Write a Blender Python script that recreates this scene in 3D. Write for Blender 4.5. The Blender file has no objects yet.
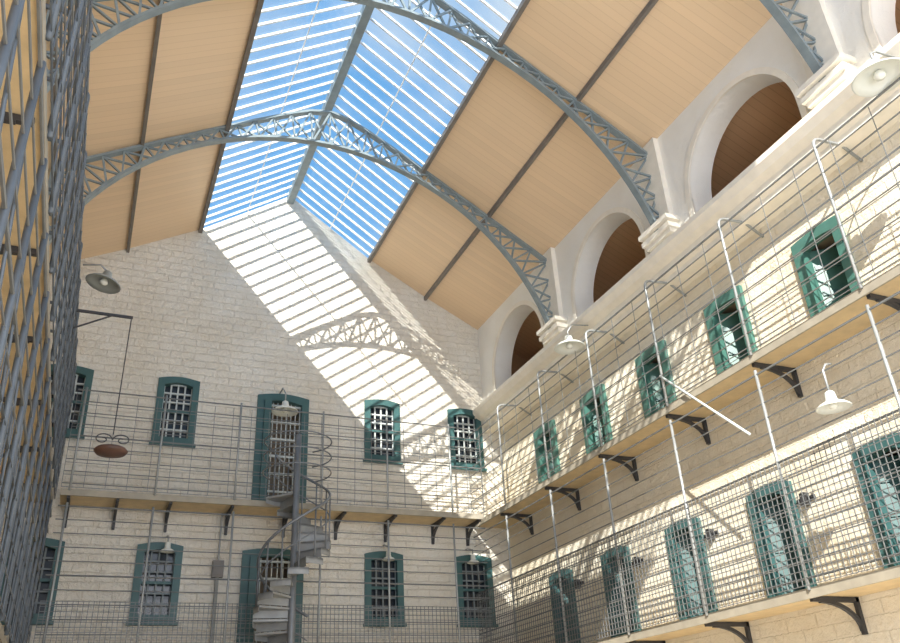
import bpy, math
from mathutils import Vector, Matrix
D=16.0; FLOOR=-1.6
sc=bpy.context.scene
try: sc.view_settings.view_transform='Standard'
except Exception: pass
def L(r,g,b):
    f=lambda c:((c/255)/12.92 if c/255<=.04045 else ((c/255+.055)/1.055)**2.4)
    return (f(r),f(g),f(b),1)
# ---------------------------------------------------------------- materials
def newmat(n):
    m=bpy.data.materials.new(n);m.use_nodes=True
    nt=m.node_tree;b=nt.nodes['Principled BSDF'];return m,nt,b
def plain(n,col,rough=.5,metal=0,var=.12,scale=6):
    m,nt,b=newmat(n)
    b.inputs['Roughness'].default_value=rough;b.inputs['Metallic'].default_value=metal
    tc=nt.nodes.new('ShaderNodeTexCoord');no=nt.nodes.new('ShaderNodeTexNoise');no.inputs['Scale'].default_value=scale
    no.inputs['Detail'].default_value=5
    nt.links.new(tc.outputs['Object'],no.inputs['Vector'])
    r=nt.nodes.new('ShaderNodeValToRGB');r.color_ramp.elements[0].position=.3;r.color_ramp.elements[1].position=.7
    r.color_ramp.elements[0].color=tuple(c*(1-var) for c in col[:3])+(1,)
    r.color_ramp.elements[1].color=tuple(min(1,c*(1+var)) for c in col[:3])+(1,)
    nt.links.new(no.outputs['Fac'],r.inputs['Fac']);nt.links.new(r.outputs['Color'],b.inputs['Base Color'])
    return m
def wallmat(n,axis,col,col2,brick=True,bs=.35,rough_bump=.35,nscale=9,mort=.82,bw=.42,bh=.15,dist=.06,wob=.05):
    m,nt,b=newmat(n);N=nt.nodes;K=nt.links
    b.inputs['Roughness'].default_value=.75
    tc=N.new('ShaderNodeTexCoord');sp=N.new('ShaderNodeSeparateXYZ');cb=N.new('ShaderNodeCombineXYZ')
    K.new(tc.outputs['Object'],sp.inputs[0]);K.new(sp.outputs[axis],cb.inputs[0]);K.new(sp.outputs[2],cb.inputs[1])
    n1=N.new('ShaderNodeTexNoise');n1.inputs['Scale'].default_value=.9;n1.inputs['Detail'].default_value=6
    n2=N.new('ShaderNodeTexNoise');n2.inputs['Scale'].default_value=nscale;n2.inputs['Detail'].default_value=8;n2.inputs['Roughness'].default_value=.65
    K.new(tc.outputs['Object'],n1.inputs['Vector']);K.new(tc.outputs['Object'],n2.inputs['Vector'])
    r=N.new('ShaderNodeValToRGB');r.color_ramp.elements[0].position=.35;r.color_ramp.elements[1].position=.65
    r.color_ramp.elements[0].color=col2;r.color_ramp.elements[1].color=col
    K.new(n1.outputs['Fac'],r.inputs['Fac'])
    out=r.outputs['Color'];h=n2.outputs['Fac']
    if brick:
        br=N.new('ShaderNodeTexBrick');br.inputs['Scale'].default_value=1
        br.inputs['Brick Width'].default_value=bw;br.inputs['Row Height'].default_value=bh;br.inputs['Mortar Size'].default_value=.01
        br.inputs['Mortar Smooth'].default_value=.6
        br.inputs['Color1'].default_value=(1,1,1,1);br.inputs['Color2'].default_value=(.97,.965,.95,1);br.inputs['Mortar'].default_value=(mort,mort*.99,mort*.97,1)
        wv=N.new('ShaderNodeMixRGB');wv.blend_type='ADD';wv.inputs[0].default_value=wob
        K.new(cb.outputs[0],wv.inputs[1]);K.new(n2.outputs['Color'],wv.inputs[2]);K.new(wv.outputs[0],br.inputs['Vector'])
        mx=N.new('ShaderNodeMixRGB');mx.blend_type='MULTIPLY';mx.inputs[0].default_value=1
        K.new(out,mx.inputs[1]);K.new(br.outputs['Color'],mx.inputs[2]);out=mx.outputs[0]
        ad=N.new('ShaderNodeMath');ad.operation='MULTIPLY_ADD';ad.inputs[1].default_value=-bs
        K.new(br.outputs['Fac'],ad.inputs[0]);K.new(n2.outputs['Fac'],ad.inputs[2]);h=ad.outputs[0]
    K.new(out,b.inputs['Base Color'])
    bp=N.new('ShaderNodeBump');bp.inputs['Strength'].default_value=rough_bump;bp.inputs['Distance'].default_value=dist
    K.new(h,bp.inputs['Height']);K.new(bp.outputs[0],b.inputs['Normal'])
    return m
def boards(n,col,pitch=.14,dark=.8):
    m,nt,b=newmat(n);N=nt.nodes;K=nt.links
    b.inputs['Roughness'].default_value=.4
    tc=N.new('ShaderNodeTexCoord');sp=N.new('ShaderNodeSeparateXYZ');K.new(tc.outputs['Object'],sp.inputs[0])
    d=N.new('ShaderNodeMath');d.operation='DIVIDE';d.inputs[1].default_value=pitch;K.new(sp.outputs[1],d.inputs[0])
    fr=N.new('ShaderNodeMath');fr.operation='FRACT';K.new(d.outputs[0],fr.inputs[0])
    fl=N.new('ShaderNodeMath');fl.operation='FLOOR';K.new(d.outputs[0],fl.inputs[0])
    wn=N.new('ShaderNodeTexWhiteNoise');wn.noise_dimensions='1D';K.new(fl.outputs[0],wn.inputs['W'])
    g=N.new('ShaderNodeValToRGB');g.color_ramp.elements[0].color=(dark,dark*.97,dark*.92,1);g.color_ramp.elements[1].color=(1,1,1,1)
    g.color_ramp.elements[0].position=.0;g.color_ramp.elements[1].position=.12
    K.new(fr.outputs[0],g.inputs['Fac'])
    v=N.new('ShaderNodeValToRGB');v.color_ramp.elements[0].color=tuple(c*.97 for c in col[:3])+(1,);v.color_ramp.elements[1].color=tuple(min(1,c*1.03) for c in col[:3])+(1,)
    K.new(wn.outputs['Value'],v.inputs['Fac'])
    mx=N.new('ShaderNodeMixRGB');mx.blend_type='MULTIPLY';mx.inputs[0].default_value=1
    K.new(v.outputs[0],mx.inputs[1]);K.new(g.outputs[0],mx.inputs[2]);K.new(mx.outputs[0],b.inputs['Base Color'])
    return m
def glassmat():
    m,nt,b=newmat('skylight_glass');N=nt.nodes;K=nt.links
    t=N.new('ShaderNodeBsdfTransparent');t.inputs[0].default_value=(.97,.99,1,1)
    mx=N.new('ShaderNodeMixShader');mx.inputs[0].default_value=.05
    gl=N.new('ShaderNodeBsdfGlossy');gl.inputs['Roughness'].default_value=.1
    K.new(t.outputs[0],mx.inputs[1]);K.new(gl.outputs[0],mx.inputs[2])
    K.new(mx.outputs[0],N['Material Output'].inputs['Surface']);return m
M=dict(
 endw=wallmat('limewashed_stone_end',0,L(244,239,228),L(234,226,211),True,.16,1.0,5,.97,.48,.16,.12,.08),
 sidew=wallmat('limewashed_brick_side',1,L(243,235,217),L(232,220,196),True,.4,.6,12,.92,.5,.17,.06),
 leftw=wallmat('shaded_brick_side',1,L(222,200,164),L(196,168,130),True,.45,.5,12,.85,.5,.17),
 upw=wallmat('white_plaster',1,L(248,246,240),L(240,236,226),False,0,.25,10),
 trim=plain('cream_trim',L(243,236,222),.6,0,.05),
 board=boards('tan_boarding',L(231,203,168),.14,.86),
 board2=boards('shaded_tan_boarding',L(204,164,124),.14,.7),  # tan boarding beyond the arches, its shade put into a darker colour
 glass=glassmat(),
 bar=plain('white_glazing_bar',L(240,244,246),.5),
 truss=plain('grey_green_iron',L(132,144,148),.45,.1),
 beam=plain('tan_grey_beam',L(158,150,134),.6,.0),
 dark=plain('dark_iron',L(66,66,68),.5,.2),
 stair=plain('stair_iron',L(122,126,130),.45,.2),
 tread=plain('stair_tread_iron',L(150,152,152),.5,.1),
 rail=plain('galvanised_rail',L(160,163,162),.4,.3),
 wire=plain('grey_wire',L(118,120,120),.5,.2),
 wired=plain('blue_grey_post',L(96,104,112),.5,.2),
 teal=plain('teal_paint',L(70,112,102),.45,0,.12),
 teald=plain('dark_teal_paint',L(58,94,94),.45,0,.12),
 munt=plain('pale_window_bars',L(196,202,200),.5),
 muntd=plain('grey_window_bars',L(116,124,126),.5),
 pane=plain('dark_window_glass',L(44,52,60),.15,0,.4,3),
 shade=plain('white_enamel',L(226,228,220),.3,0,.03),
 shadeg=plain('grey_enamel',L(150,154,150),.35,0,.05),
 bulb=plain('bulb_glass',L(235,235,225),.2,0,.02),
 floor=plain('walkway_plate',L(214,190,148),.7,0,.1),
 gfloor=plain('stone_floor',L(190,180,164),.8,0,.15,2),
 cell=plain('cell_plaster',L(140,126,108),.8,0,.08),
 rust=plain('rusty_brown',L(98,70,58),.5,0,.3),
 purl=plain('grey_purlin',L(122,116,110),.5,.1),
)
# ---------------------------------------------------------------- mesh helper
class MB:
    def __init__(s): s.v=[];s.f=[];s.dark=set()
    def add(s,vs,fs):
        k=len(s.v);s.v+= [Vector(v) for v in vs];s.f+=[tuple(i+k for i in f) for f in fs];return s
    def hexa(s,p): # 8 points
        return s.add(p,[(0,3,2,1),(4,5,6,7),(0,1,5,4),(1,2,6,5),(2,3,7,6),(3,0,4,7)])
    def box(s,a,b,mp=None):
        mp=mp or (lambda x,y,z:(x,y,z))
        (x0,y0,z0),(x1,y1,z1)=a,b
        return s.hexa([mp(x0,y0,z0),mp(x1,y0,z0),mp(x1,y1,z0),mp(x0,y1,z0),mp(x0,y0,z1),mp(x1,y0,z1),mp(x1,y1,z1),mp(x0,y1,z1)])
    def bar(s,p,q,w,h,up=(0,0,1)):
        p=Vector(p);q=Vector(q);d=(q-p).normalized();up=Vector(up)
        if abs(d.dot(up))>.98: up=Vector((0,1,0))
        a=d.cross(up).normalized()*w/2;b=a.cross(d).normalized()*h/2
        return s.hexa([p-a-b,p+a-b,p+a+b,p-a+b,q-a-b,q+a-b,q+a+b,q-a+b])
    def tube(s,pts,r,n=6,close=True):
        pts=[Vector(p) for p in pts];rings=[];a=None
        for i,p in enumerate(pts):
            d=((pts[min(i+1,len(pts)-1)]-pts[max(i-1,0)])).normalized()
            if a is None:
                a=d.orthogonal().normalized()
            a=(a-d*a.dot(d)).normalized()
            b=d.cross(a);rings.append([p+(a*math.cos(2*math.pi*k/n)+b*math.sin(2*math.pi*k/n))*r for k in range(n)])
        vs=[v for rg in rings for v in rg];fs=[]
        for i in range(len(pts)-1):
            for k in range(n):
                fs.append((i*n+k,i*n+(k+1)%n,(i+1)*n+(k+1)%n,(i+1)*n+k))
        if close: fs+= [tuple(range(n-1,-1,-1)),tuple((len(pts)-1)*n+k for k in range(n))]
        return s.add(vs,fs)
    def lathe(s,prof,c,n=24,R=None):
        c=Vector(c);vs=[];fs=[]
        for (r,z) in prof:
            for k in range(n):
                v=Vector((r*math.cos(2*math.pi*k/n),r*math.sin(2*math.pi*k/n),z))
                if R: v=R@v
                vs.append(c+v)
        for i in range(len(prof)-1):
            for k in range(n): fs.append((i*n+k,i*n+(k+1)%n,(i+1)*n+(k+1)%n,(i+1)*n+k))
        return s.add(vs,fs)
    def obj(s,name,mat,parent=None,smooth=False,mat2=None,**kw):
        o0=Vector(parent['_b']) if parent is not None else Vector((0,0,0))
        me=bpy.data.meshes.new(name);me.from_pydata([tuple(v-o0) for v in s.v],[],s.f);me.update()
        if smooth:
            for p in me.polygons:p.use_smooth=True
        me.materials.append(mat)
        if mat2:
            me.materials.append(mat2)
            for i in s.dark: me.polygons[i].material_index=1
        o=bpy.data.objects.new(name,me);sc.collection.objects.link(o)
        if parent is not None:o.parent=parent
        for k,v in kw.items():o[k]=v
        return o
def empty(name,loc,parent=None,**kw):
    o=bpy.data.objects.new(name,None);o.empty_display_size=.2
    b=Vector(parent['_b']) if parent is not None else Vector((0,0,0))
    o.location=Vector(loc)-b;o['_b']=tuple(loc);sc.collection.objects.link(o)
    if parent is not None:o.parent=parent
    for k,v in kw.items():o[k]=v
    return o
ST='structure'
# frames: map(s,o,z): s along wall, o outward into hall
XR=8.3; XU=7.97; XL=-1.55; XI=3.21
mapE=lambda s,o,z:(s,-o,z)
mapR=lambda s,o,z:(XR-o,-s,z)
mapL=lambda s,o,z:(XL+o,-s,z)
def wall_holes(name,mp,s0,s1,z0,z1,holes,mat,extra=None,label=''):
    mb=MB();S=sorted({s0,s1}|{h[0] for h in holes}|{h[1] for h in holes});Z=sorted({z0,z1}|{h[2] for h in holes}|{h[3] for h in holes})
    for i in range(len(S)-1):
        for j in range(len(Z)-1):
            cs=(S[i]+S[i+1])/2;cz=(Z[j]+Z[j+1])/2
            if any(h[0]<cs<h[1] and h[2]<cz<h[3] for h in holes):continue
            mb.add([mp(S[i],0,Z[j]),mp(S[i+1],0,Z[j]),mp(S[i+1],0,Z[j+1]),mp(S[i],0,Z[j+1])],[(0,1,2,3)])
    for a,b,c,d,dep in holes:
        k=len(mb.f)
        mb.add([mp(a,0,c),mp(b,0,c),mp(b,0,d),mp(a,0,d),mp(a,-dep,c),mp(b,-dep,c),mp(b,-dep,d),mp(a,-dep,d)],
            [(0,1,5,4),(1,2,6,5),(2,3,7,6),(3,0,4,7),(4,5,6,7)])
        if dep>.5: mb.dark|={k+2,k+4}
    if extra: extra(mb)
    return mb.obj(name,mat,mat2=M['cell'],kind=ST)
def arc_path(s0,s1,z0,z1,rise,n=8,inset=0):
    s0+=inset;s1-=inset;z1-=inset
    p=[(s0,z0)]
    for k in range(n+1):
        t=k/n;p.append((s0+(s1-s0)*t,z1-rise+rise*math.sin(math.pi*t)))
    p.append((s1,z0));return p
def ring(mb,mp,s0,s1,z0,z1,fw,rise,o0,o1,closed=False):
    A=arc_path(s0,s1,z0,z1,rise);B=arc_path(s0,s1,z0+(fw if closed else 0),z1,rise,inset=fw);n=len(A)
    vs=[mp(a,o,z) for o in (o1,o0) for P in (A,B) for (a,z) in P]
    fs=[];A1,B1,A0,B0=0,n,2*n,3*n
    rng=range(n) if closed else range(n-1)
    for i in rng:
        j=(i+1)%n
        fs+=[(A1+i,A1+j,B1+j,B1+i),(A1+i,A0+i,A0+j,A1+j),(B1+i,B1+j,B0+j,B0+i)]
    return mb.add(vs,fs)
nwin=[0];ndoor=[0]
def window(mp,s0,s1,z0,z1,frame,muntm,nx=4,nz=6):
    nwin[0]+=1
    e=empty('window_%d'%nwin[0],mp((s0+s1)/2,0,z0),kind=ST)
    mb=MB();ring(mb,mp,s0,s1,z0,z1,.13,.06,-.12,.05,True);mb.box((s0-.03,0.0,z0-.05),(s1+.03,.1,z0+.01),mp);mb.obj('window_frame',frame,e)
    mb=MB();mb.box((s0+.06,-.17,z0+.06),(s1-.06,-.15,z1-.1),mp);mb.obj('window_pane',M['pane'],e)
    a,b,c,d=s0+.13,s1-.13,z0+.13,z1-.14
    mb=MB()
    for i in range(0,nx+1):
        s=a+(b-a)*i/nx;mb.box((s-.015,-.09,c),(s+.015,-.06,d),mp)
    for j in range(0,nz+1):
        z=c+(d-c)*j/nz;mb.box((a,-.1,z-.015),(b,-.055,z+.015),mp)
    mb.obj('window_bars',muntm,e)
    mb=MB();z=(c+d)/2;mb.box((a,-.12,z-.025),(b,-.04,z+.025),mp);mb.obj('meeting_rail',frame,e)
def door(mp,s0,s1,z0,z1,hinge,ang,rise=.05,fm='teal',bolt=False):
    ndoor[0]+=1
    e=empty('door_%d'%ndoor[0],mp((s0+s1)/2,0,z0),kind=ST)
    mb=MB();ring(mb,mp,s0-.07,s1+.07,z0,z1+.07,.14,rise,-.1,.06);mb.obj('door_frame',M[fm],e)
    w=s1-s0-.1
    hs=s0+.06 if hinge<0 else s1-.06
    sg=1 if hinge<0 else -1
    ca,sa=math.cos(ang),math.sin(ang)
    def lm(u,t,z):
        return mp(hs+sg*(u*ca-t*sa)*1.0,-.1-(u*sa+t*ca),z)
    mb=MB();mb.box((0,0,z0+.02),(w,.05,z1-.08),lm);
    lf=mb.obj('door_leaf',M[fm],e)
    mb=MB()
    for zz in (z0+.35,(z0+z1)/2,z1-.35): mb.box((0.02,-.02,zz-.03),(w*.95,.0,zz+.03),lm)
    mb.obj('iron_strap',M['teald'],e)
    mb=MB();mb.box((w*.8,-.05,(z0+z1)/2-.15),(w*.95,0,(z0+z1)/2-.05),lm);mb.obj('door_lock',M['dark'],e)
    if bolt:
        mb=MB();mb.box((s1+.22,0,z1-.38),(s1+.3,.09,z1-.22),mp);mb.box((s1+.1,0,z1-.33),(s1+.4,.03,z1-.27),mp);mb.obj('wall_bolt',M['dark'],e)
# ------------------------------------------------------------------ shell
GU,GL=4.38,1.445     # gallery levels
wins=[(-1.35,-.45),(.755,1.556),(5.06,5.87),(7.04,7.87)]
WU=(5.63,7.05);WL=(2.33,3.73)
hE=[]
for a,b in wins:
    for z0,z1 in (WU,WL): hE.append((a+.05,b-.05,z0+.05,z1-.12,.32))
DE=[(2.82,3.74,GU,6.84),(2.72,3.74,GL,3.62)]
for a,b,c,d in DE: hE.append((a,b,c,d,1.0))
def gab(mb):
    pts=[(-1.7,8.5),(XR+.1,8.5),(XR+.1,9.03),(XU,9.2),(XI+3.397,9.9),(XI+1.975,10.71),(XI,12.11),(XI-1.975,10.71),(XI-3.397,9.9),(XI-4.76,9.2),(-1.7,9.12)]
    mb.add([(x,0,z) for x,z in pts],[tuple(range(len(pts)))])
wall_holes('wall_end',mapE,-1.7,XR+.1,FLOOR,8.5,hE,M['endw'],gab)
DS=[2.143+1.877*k for k in range(-0,7)]
hw=.34
TU,TL=5.88,2.95
hR=[];hL=[]
for s in DS:
    for z0,z1 in ((GU,TU),(GL,TL),(-1.6,.2)):
        hR.append((s-hw,s+hw,z0,z1,1.3));hL.append((s-hw,s+hw,z0,z1,1.3))
YB=15.6
wall_holes('wall_right',mapR,-.1,YB,FLOOR,7.0,hR,M['sidew'])
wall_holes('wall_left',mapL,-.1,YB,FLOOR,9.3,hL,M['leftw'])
mb=MB();mb.box((-3.2,-22,FLOOR-.1),(10.8,1,FLOOR));mb.obj('floor',M['gfloor'],kind=ST)
# upper right wall with arches
B=3.606
TW=.42
ZS=7.6
def upper(mb):
    r=1.15;zs=ZS;zb=6.9;zt=9.22;t=TW
    for k in range(5):
        c=B*(k+.5)+.08;n=28
        S=[B*k,c-r]+[c-r*math.cos(math.pi*i/n) for i in range(1,n)]+[c+r,B*(k+1)]
        for i in range(len(S)-1):
            a,b=S[i],S[i+1]
            f=lambda s:zb if (i==0 or i==len(S)-2) else zs+math.sqrt(max(0,r*r-(s-c)**2))
            mb.add([(XU,-a,f(a)),(XU,-b,f(b)),(XU,-b,zt),(XU,-a,zt)],[(0,1,2,3)])
        path=[(c-r,zb)]+[(c-r*math.cos(math.pi*i/n),zs+r*math.sin(math.pi*i/n)) for i in range(n+1)]+[(c+r,zb)]
        for (a,za),(b,zb_) in zip(path,path[1:]):
            mb.add([(XU,-a,za),(XU,-b,zb_),(XU+t,-b,zb_),(XU+t,-a,za)],[(0,1,2,3)])
mb=MB();upper(mb);mb.obj('wall_upper',M['upw'],kind=ST)
for k in range(4):
    c=B*(k+.5)+.08;mb=MB();n=28;r0,r1=1.15,1.25
    def pth(r): return [(c-r,7.1)]+[(c-r*math.cos(math.pi*i/n),ZS+r*math.sin(math.pi*i/n)) for i in range(n+1)]+[(c+r,7.1)]
    A,Bp=pth(r1),pth(r0)
    for i in range(len(A)-1):
        q=[A[i],A[i+1],Bp[i+1],Bp[i]]
        mb.hexa([(XU-.03,-y,z) for y,z in q]+[(XU+.01,-y,z) for y,z in q])
    mb.obj('trim_%d'%(k+10),M['trim'],kind=ST)
def roofz(dx):
    dx=abs(dx);P=[(0,12.11),(1.975,10.71),(3.397,9.9),(4.76,9.2),(7.6,7.74)]
    for (a,za),(b,zb) in zip(P,P[1:]):
        if dx<=b:return za+(zb-za)*(dx-a)/(b-a)
    return P[-1][1]
YE=17.0
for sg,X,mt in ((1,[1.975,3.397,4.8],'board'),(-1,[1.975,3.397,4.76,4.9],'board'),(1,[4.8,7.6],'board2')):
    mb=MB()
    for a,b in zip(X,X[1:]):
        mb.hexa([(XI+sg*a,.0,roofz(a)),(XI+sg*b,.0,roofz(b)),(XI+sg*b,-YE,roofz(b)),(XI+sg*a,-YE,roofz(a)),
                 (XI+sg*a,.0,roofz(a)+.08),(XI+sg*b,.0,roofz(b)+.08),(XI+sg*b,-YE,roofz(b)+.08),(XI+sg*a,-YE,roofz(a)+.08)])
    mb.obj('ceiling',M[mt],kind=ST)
mb=MB();mb.box((10.7,-17,5.5),(10.8,0.1,7.9));mb.box((8.3,-17,6.85),(10.8,0,6.9));mb.box((8.0,0,6.8),(10.8,.1,9.3));mb.obj('wall_outer',M['board2'],kind=ST)
ti=1
for dx,w,h,mt in ((0,.16,.22,'truss'),(1.975,.08,.1,'purl'),(-1.975,.08,.1,'purl'),(3.397,.06,.1,'purl'),(-3.397,.06,.1,'purl'),(-4.7,.06,.1,'purl')):
    z=roofz(dx)-h/2-.005;mb=MB();mb.box((XI+dx-w/2,-YE,z-h/2),(XI+dx+w/2,-.0,z+h/2));mb.obj('trim_%d'%ti,M[mt],kind=ST);ti+=1
for k in range(5):
    for sg in (1,-1):
        nwin[0]+=1
        y0=-B*k;y1=max(-B*(k+1),-YE)
        e=empty('window_%d'%nwin[0],(XI+sg*1,(y0+y1)/2,roofz(1)),kind=ST)
        mb=MB();a=(XI,12.11);b=(XI+sg*1.975,10.71)
        mb.add([(a[0],y0,a[1]+.03),(b[0],y0,b[1]+.03),(b[0],y1,b[1]+.03),(a[0],y1,a[1]+.03)],[(0,1,2,3)]);mb.obj('glass_pane',M['glass'],e)
        mb=MB();n=12
        for i in range(n):
            y=y0+(y1-y0)*(i+.5)/n;mb.bar((a[0],y,a[1]),(b[0],y,b[1]),.034,.04)
        mb.obj('glazing_bar',M['bar'],e)
        mb=MB()
        for f in (.5,):
            x=a[0]+(b[0]-a[0])*f;z=a[1]+(b[1]-a[1])*f-.05;mb.bar((x,y0,z),(x,y1,z),.02,.025)
        mb.obj('glazing_rail',M['bar'],e)
prof=[(8.32,6.54),(7.95,6.54),(7.95,6.64),(7.86,6.68),(7.86,6.78),(7.74,6.84),(7.66,6.94),(7.66,7.02),(7.74,7.04),(7.74,7.1),(7.99,7.16),(8.32,7.1)]
mb=MB();n=len(prof)
mb.add([(x,0,z) for x,z in prof]+[(x,-YB,z) for x,z in prof],[(i,(i+1)%n,n+(i+1)%n,n+i) for i in range(n)])
mb.obj('trim_20',M['trim'],kind=ST)
for k in range(1,5):
    y=-B*k;mb=MB()
    mb.box((XU-.1,y-.26,7.5),(XU+.01,y+.26,9.2))
    for i,(w,d,z0,z1) in enumerate(((.26,.14,7.1,7.2),(.32,.2,7.2,7.28),(.36,.25,7.28,7.36),(.3,.2,7.36,7.42),(.38,.28,7.42,7.5))):
        mb.box((XU-d,y-w,z0),(XU+.01,y+w,z1))
    mb.obj('trim_%d'%(20+k),M['trim'],kind=ST)
# ------------------------------------------------------------------ trusses
CZ,RR=6.0,4.8
def outer(th):
    c,s=math.cos(th),math.sin(th);r=RR+.1
    while True:
        dx,z=r*c,CZ+r*s
        if abs(dx)>=4.7 or z>=11.93-math.sqrt((.62*dx)**2+.09): return dx,z
        r+=.01
for k in range(1,5):
    y=-B*k
    e=empty('roof_truss',(XI,y,7.3),label='curved grey iron lattice arch spanning beneath the boarded roof',category='roof truss',group='iron lattice roof arches')
    th0=math.radians(16);N=36
    T=[th0+(math.pi-2*th0)*i/N for i in range(N+1)]
    I=[(XI+RR*math.cos(t),CZ+RR*math.sin(t)) for t in T]
    O=[(XI+outer(t)[0],outer(t)[1]) for t in T]
    for nm,P in (('lower_chord',I),('upper_chord',O)):
        mb=MB()
        for p,q in zip(P,P[1:]):
            mb.bar((p[0],y,p[1]),(q[0],y,q[1]),.12,.05,(0,0,1) if abs(p[0]-XI)<4.69 else (1,0,0))
        if nm=='upper_chord':
            for sg,P0 in ((1,O[0]),(-1,O[-1])):
                mb.bar((P0[0],y,P0[1]),(P0[0],y,7.3),.12,.05,(1,0,0))
        mb.obj(nm,M['truss'],e)
    mb=MB()
    for i in range(N+1):
        mb.bar((I[i][0],y,I[i][1]),(O[i][0],y,O[i][1]),.03,.04,(0,1,0))
        if i<N:
            mb.bar((I[i][0],y+.02,I[i][1]),(O[i+1][0],y+.02,O[i+1][1]),.035,.03,(0,1,0))
            mb.bar((O[i][0],y-.02,O[i][1]),(I[i+1][0],y-.02,I[i+1][1]),.035,.03,(0,1,0))
    mb.obj('lattice',M['truss'],e)
# ------------------------------------------------------------------ windows & doors
for i,(a,b) in enumerate(wins):
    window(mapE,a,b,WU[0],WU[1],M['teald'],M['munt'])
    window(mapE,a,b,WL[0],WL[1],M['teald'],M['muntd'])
for s in DS:
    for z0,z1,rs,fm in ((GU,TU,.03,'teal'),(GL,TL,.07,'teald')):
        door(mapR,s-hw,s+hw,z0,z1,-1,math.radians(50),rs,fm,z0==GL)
for s in DS[:5]:
    for z0,z1 in ((GU,TU),(GL,TL)):
        door(mapL,s-hw,s+hw,z0,z1,-1,math.radians(50))
def gate(mp,s0,s1,z0,z1):
    ndoor[0]+=1
    e=empty('door_%d'%ndoor[0],mp((s0+s1)/2,0,z0),kind=ST)
    mb=MB();ring(mb,mp,s0-.08,s1+.08,z0,z1+.08,.15,.07,-.1,.06);mb.obj('door_frame',M['teald'],e)
    mb=MB()
    n=8
    for i in range(n+1):
        s=s0+.08+(s1-s0-.16)*i/n;mb.tube([mp(s,-.08,z0+.05),mp(s,-.08,z1-.08)],.012)
    for j in range(7):
        z=z0+.1+(z1-z0-.25)*j/6;mb.box((s0+.06,-.1,z-.02),(s1-.06,-.06,z+.02),mp)
    mb.obj('barred_gate',M['munt'],e)
    mb=MB();mb.box((s0+.06,.07,z0+.03),(s0+.2,.12,z1-.1),mp);mb.obj('door_leaf',M['teald'],e)
for a,b,c,d in DE: gate(mapE,a,b,c,d)
# ------------------------------------------------------------------ galleries
def gallery(label,mp,s0,s1,z,w,posts,brk,ph,nr,mesh,hook,mw='wire',rtop=None,pm='rail',pr=.021,grid=(.08,.08),t=.009,diag=False):
    e=empty('gallery_walkway',mp((s0+s1)/2,0,z),label=label,category='walkway',group='iron gallery walkways')
    mb=MB();mb.box((s0,0.005,z-.05),(s1,w,z),mp);mb.obj('floor_plate',M['floor'],e)
    mb=MB();mb.box((s0,w,z-.085),(s1,w+.03,z+.025),mp);mb.obj('edge_beam',M['beam'],e)
    for s in brk:
        mb=MB();mb.box((s-.025,.0,z-.46),(s+.025,.05,z-.05),mp);mb.box((s-.025,.0,z-.11),(s+.025,w-.04,z-.055),mp)
        P=[(w-.16-(w-.2)*math.sin(math.pi/2*i/8),z-.1-.32*(1-math.cos(math.pi/2*i/8))) for i in range(9)]
        for (o1,z1),(o2,z2) in zip(P,P[1:]): mb.bar(mp(s,o1,z1),mp(s,o2,z2),.045,.045)
        mb.obj('bracket',M['dark'],e)
    for s in posts:
        pts=[mp(s,w+.045,z-.0),mp(s,w+.045,z+ph-.12)]
        if hook:
            for i in range(1,7):
                a=math.pi/2*i/6;pts.append(mp(s,w+.045-.14*(1-math.cos(a)),z+ph-.12+.12*math.sin(a)))
            pts.append(mp(s,.3,z+ph+.02))
            pts.append(mp(s,.0,z+ph-.16))
        MB().tube(pts,pr,8).obj('post',M[pm],e,True)
    if diag:
        for a,b in zip(posts,posts[1:]):
            MB().tube([mp(a,w+.03,z+.1),mp(b,w+.03,z+ph-.2)],.014,6).obj('brace',M[pm],e,True)
    hs=[.12+((rtop or ph)-.3)*j/(nr-1) for j in range(nr)]
    for j,h in enumerate(hs):
        MB().tube([mp(s0,w+.045,z+h),mp(s1,w+.045,z+h)],.015 if j in (nr//2,nr-1) else .0095,5).obj('rail',M['wire'],e)
    if mesh:
        mb=MB();sx,sz=grid;h0,h1=.05,mesh
        n=int((s1-s0)/sx)
        for i in range(n+1):
            s=s0+sx*i;mb.bar(mp(s,w+.06,z+h0),mp(s,w+.06,z+h1),t,t)
        m=int((h1-h0)/sz)
        for j in range(m+1):
            mb.bar(mp(s0,w+.06,z+h0+j*sz),mp(s1,w+.06,z+h0+j*sz),t,t)
        mb.obj('wire_mesh',M[mw],e)
    return e
pR=[1.6+1.8*k for k in range(8)]
bR=[1.2]+[s+.94 for s in DS if s+.94<15]
W=.75
LV=GU-GL
g=gallery('iron walkway with tall hooked posts along the upper cells',mapR,.02,15.4,GU,W,pR,bR,2.17,11,1.95,True,grid=(.6,.39),t=.008)
MB().tube([(7.47,-7.0,4.86),(7.47,-8.5,3.4)],.018,8).obj('brace',M['munt'],g,True)
gallery('iron walkway with wire mesh panels along the lower cells',mapR,.02,15.4,GL,W,pR,bR,LV-.1,14,1.5,False,t=.0085)
e0,e1=XL+W+.16,XR-W-.14
pE=[-.5,.9,2.3,3.95,5.3,6.7];bE=[-.5,.3,1.2,2.3,3.4,4.45,5.5,6.55,7.35]
gallery('iron walkway with wire rails crossing the gable wall',mapE,e0,e1,GU,W,pE,bE,2.05,9,1.8,False,grid=(.35,.22),t=.009)
gallery('iron walkway with wire mesh crossing the gable wall low down',mapE,e0,e1,GL,W,pE,bE,LV-.1,12,1.1,False,t=.0095)
pL=[.9+1.05*k for k in range(12)]
gallery('iron walkway with close dark bars beside the shaded upper wall',mapL,.02,14.2,GU,W,pL,bR[:7],2.4,12,2.2,True,'wired',None,'wired',.028,(.35,.4),.011,False)
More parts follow.
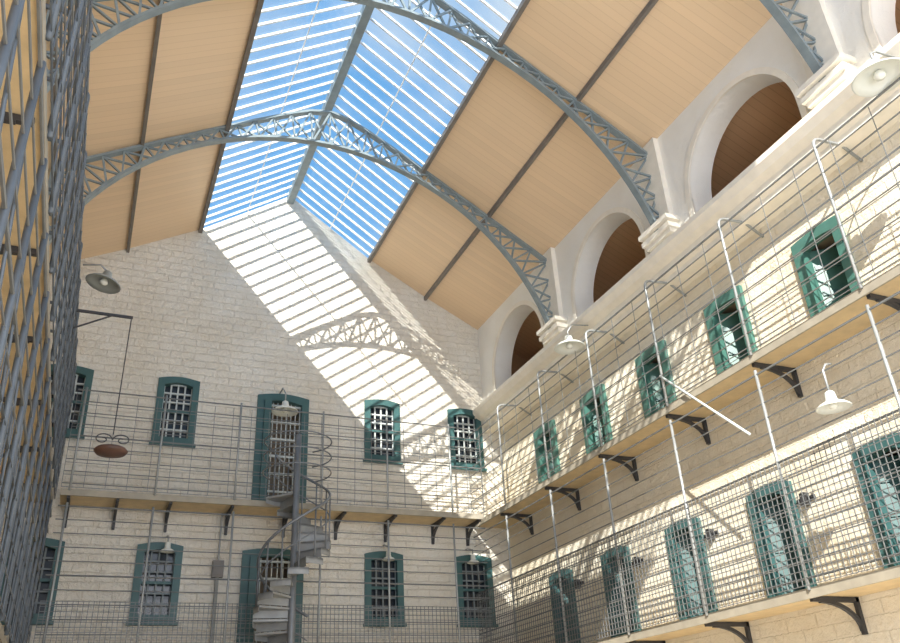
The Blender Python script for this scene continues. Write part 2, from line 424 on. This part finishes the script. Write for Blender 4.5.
gallery('iron walkway with close dark bars beside the shaded lower wall',mapL,.02,14.2,GL,W,pL,bR[:7],LV-.1,10,1.2,False,'wired',None,'wired',.028,(.35,.3),.009,True)
# ------------------------------------------------------------------ spiral stair
cx,cy=3.28,-1.55
e=empty('spiral_staircase',(cx,cy,GL),label='grey cast-iron spiral staircase linking the two walkways',category='staircase')
MB().tube([(cx,cy,FLOOR),(cx,cy,GU+1.1)],.06,12).obj('newel_post',M['stair'],e,True)
nt_=16;tot=math.radians(430);a1=math.radians(120)
H=GU-GL
for i in range(nt_):
    z=GL+H*(i+1)/nt_;a=a1-tot*(1-(i+1)/nt_);da=math.radians(32)
    mb=MB();n=5
    arc=[(cx+.64*math.cos(a+da*(k/n-.5)),cy+.64*math.sin(a+da*(k/n-.5))) for k in range(n+1)]
    poly=[(cx+.05*math.cos(a-.5),cy+.05*math.sin(a-.5))]+arc+[(cx+.05*math.cos(a+.5),cy+.05*math.sin(a+.5))]
    m=len(poly)
    mb.add([(x,y,z) for x,y in poly]+[(x,y,z-.035) for x,y in poly],[tuple(range(m)),tuple(range(2*m-1,m-1,-1))]+[(k,(k+1)%m,m+(k+1)%m,m+k) for k in range(m)])
    p0,p1=poly[0],arc[0];mb.hexa([(p0[0],p0[1],z-.16),(p1[0],p1[1],z-.16),(p1[0],p1[1]+.015,z-.16),(p0[0],p0[1]+.015,z-.16),(p0[0],p0[1],z),(p1[0],p1[1],z),(p1[0],p1[1]+.015,z),(p0[0],p0[1]+.015,z)])
    for k in range(n):
        x0,y0=arc[k];x1,y1=arc[k+1];mb.hexa([(x0,y0,z-.11),(x1,y1,z-.11),(x1*.99+cx*.01,y1*.99+cy*.01,z-.11),(x0*.99+cx*.01,y0*.99+cy*.01,z-.11),(x0,y0,z),(x1,y1,z),(x1*.99+cx*.01,y1*.99+cy*.01,z),(x0*.99+cx*.01,y0*.99+cy*.01,z)])
    mb.obj('tread',M['tread'],e)
    bx,by=cx+.61*math.cos(a),cy+.61*math.sin(a)
    MB().tube([(bx,by,z-.03),(bx,by,z+.85)],.014,6).obj('baluster',M['stair'],e,True)
for f,nm in ((.85,'handrail'),(.45,'middle_rail')):
    pts=[]
    for i in range(0,91):
        t=i/90;a=a1-tot*(1-t)
        pts.append((cx+.61*math.cos(a),cy+.61*math.sin(a),GL+H*t+f))
    MB().tube(pts,.024 if f>.8 else .012,6).obj(nm,M['stair'],e,True)
for hgt in (.35,.65,.95):
    pts=[(cx+.62*math.cos(t),cy+.62*math.sin(t),GU+hgt) for t in [math.radians(130+i*8) for i in range(36)]]
    MB().tube(pts,.014,6).obj('landing_rail',M['stair'],e,True)
# ------------------------------------------------------------------ lamps
def lamp(pos,r,path,mat,label,R=None,cat='lamp'):
    e=empty('pendant_lamp',pos,label=label,category=cat,group='enamel gallery lamps')
    Rm=R
    prof=[(.03,.5*r+.1),(.12*r+.03,.5*r+.08),(.18*r+.03,.45*r),(.45*r,.36*r),(.8*r,.18*r),(r,0),(r*.97,-.01),(.75*r,.16*r),(.4*r,.3*r),(.02,.34*r)]
    MB().lathe(prof,pos,24,Rm).obj('lamp_shade',mat,e,True)
    b=[(.001,-.02),(.12*r+.02,0),(.16*r+.02,.08*r),(.1*r+.02,.25*r),(.02,.34*r)]
    MB().lathe(b,pos,16,Rm).obj('bulb',M['bulb'],e,True)
    top=Vector(pos)+(Rm@Vector((0,0,.5*r+.08)) if Rm else Vector((0,0,.5*r+.08)))
    MB().tube([top]+[Vector(p) for p in path],.014,6).obj('lamp_arm',M['rail'],e,True)
lamp((7.3,-9.97,3.17),.19,[(7.3,-9.97,3.62),(7.36,-9.97,3.7),(7.45,-9.97,3.72)],M['shade'],'white enamel shade hanging under the upper walkway')
lamp((7.3,-4.95,6.28),.28,[(7.3,-4.95,6.6),(7.4,-4.95,6.75),(7.76,-4.95,6.8)],M['shade'],'white enamel shade hanging below the cornice')
lamp((7.3,-11.78,6.38),.3,[(7.3,-11.78,6.75),(7.4,-11.78,6.82),(7.76,-11.78,6.83)],M['shade'],'white enamel shade hanging below the cornice')
lamp((3.2,-.6,6.3),.27,[(3.2,-.6,6.7),(3.2,-.3,6.95),(3.2,-.0,6.95)],M['shade'],'white enamel dome above the barred doorway')
lamp((-.42,-4.0,6.72),.27,[(-.5,-4.0,7.05),(-.75,-4.0,7.0)],M['shadeg'],'grey enamel lamp on a short arm off the walkway post',Matrix.Rotation(math.radians(12),3,'Y'))
for x in (1.25,5.45,7.3):
    lamp((x,-.35,3.5),.13,[(x,-.35,3.76),(x,-.1,3.84),(x,0,3.84)],M['shade'],'small enamel lamp on a wall arm over a lower window')
e=empty('hanging_dish',(0,-4,6.2),label='rusty oval dish hung by a scrolled cord from an iron arm',category='hanging fixture')
mb=MB();mb.bar((-.72,-4,6.2),(.08,-4,6.2),.03,.04);mb.bar((-.72,-4,5.9),(-.2,-4,6.2),.02,.02);mb.obj('support_arm',M['dark'],e)
MB().tube([(.06,-4,6.2),(.05,-4,4.3)],.009,5).obj('cord',M['dark'],e)
for sg in (1,-1):
    pts=[]
    for i in range(30):
        t=i/29*math.pi*2.6;rr=.15*(1-t/10)
        pts.append((.05+sg*(.13-rr*math.cos(t)*.85),-4,4.22+rr*math.sin(t)*.6))
    MB().tube(pts,.009,5).obj('scroll',M['dark'],e,True)
MB().lathe([(.001,.06),(.1,.055),(.2,.035),(.23,0),(.2,-.04),(.08,-.06),(.001,-.06)],(.05,-4,4.05),24).obj('dish',M['rust'],e,True)
e=empty('junction_box',(2.2,-.02,3.1),label='grey metal junction box with vertical conduit on the gable wall',category='electrical box')
mb=MB();mb.box((2.1,-.14,3.12),(2.3,-.01,3.42));mb.box((2.12,-.16,3.15),(2.28,-.14,3.39));mb.obj('box_body',M['purl'],e)
MB().tube([(2.2,-.06,GU-.06),(2.2,-.06,3.42)],.018,6).obj('upper_conduit',M['rail'],e)
MB().tube([(2.2,-.06,3.12),(2.2,-.06,GL+.01)],.035,8).obj('lower_conduit',M['rail'],e)
# ------------------------------------------------------------------ world & light
w=bpy.data.worlds.new('sky');sc.world=w;w.use_nodes=True;nt=w.node_tree;N=nt.nodes;K=nt.links
bg=N['Background'];bg.inputs['Strength'].default_value=1.05
tc=N.new('ShaderNodeTexCoord');no=N.new('ShaderNodeTexNoise');no.inputs['Scale'].default_value=4.5;no.inputs['Detail'].default_value=7;no.inputs['Distortion'].default_value=.4
K.new(tc.outputs['Generated'],no.inputs['Vector'])
cr=N.new('ShaderNodeValToRGB');cr.color_ramp.elements[0].position=.44;cr.color_ramp.elements[1].position=.75
cr.color_ramp.elements[0].color=L(112,176,234);cr.color_ramp.elements[1].color=L(220,234,246)
K.new(no.outputs['Fac'],cr.inputs['Fac']);K.new(cr.outputs[0],bg.inputs['Color'])
sd=bpy.data.lights.new('sun','SUN');sd.energy=9.5;sd.angle=.006;sd.color=(1,.96,.88)
so=bpy.data.objects.new('sun',sd);sc.collection.objects.link(so)
so.rotation_euler=Vector((2.12,3.6,-2.43)).to_track_quat('-Z','Y').to_euler()
def area(loc,d,size,en,col):
    a=bpy.data.lights.new('fill','AREA');a.shape='RECTANGLE';a.size=size[0];a.size_y=size[1];a.energy=en;a.color=col
    o=bpy.data.objects.new('fill_light',a);o.location=loc;o.rotation_euler=Vector(d).to_track_quat('-Z','Y').to_euler();sc.collection.objects.link(o)
area((3.2,-19,4),(0,1,.25),(8,8),760,(.99,.98,1))
area((3.2,-10,-1.4),(0,.2,1),(7,14),320,(1,.97,.94))
# ------------------------------------------------------------------ camera
yaw,pit,rol=-.425,.488,-.057
cyw,sy,cp,sp,cr_,sr=math.cos(yaw),math.sin(yaw),math.cos(pit),math.sin(pit),math.cos(rol),math.sin(rol)
fw=Vector((-sy*cp,cyw*cp,sp));rt=Vector((cyw,sy,0));up=rt.cross(fw)
r=rt*cr_+up*sr;u=-rt*sr+up*cr_
cam=bpy.data.cameras.new('camera');cam.sensor_width=36;cam.lens=817/900*36;cam.clip_start=.05
co=bpy.data.objects.new('camera',cam);sc.collection.objects.link(co)
co.matrix_world=Matrix(((r.x,u.x,-fw.x,0),(r.y,u.y,-fw.y,-D),(r.z,u.z,-fw.z,0),(0,0,0,1)))
sc.camera=co
for o in sc.objects:
    if '_b' in o: del o['_b']
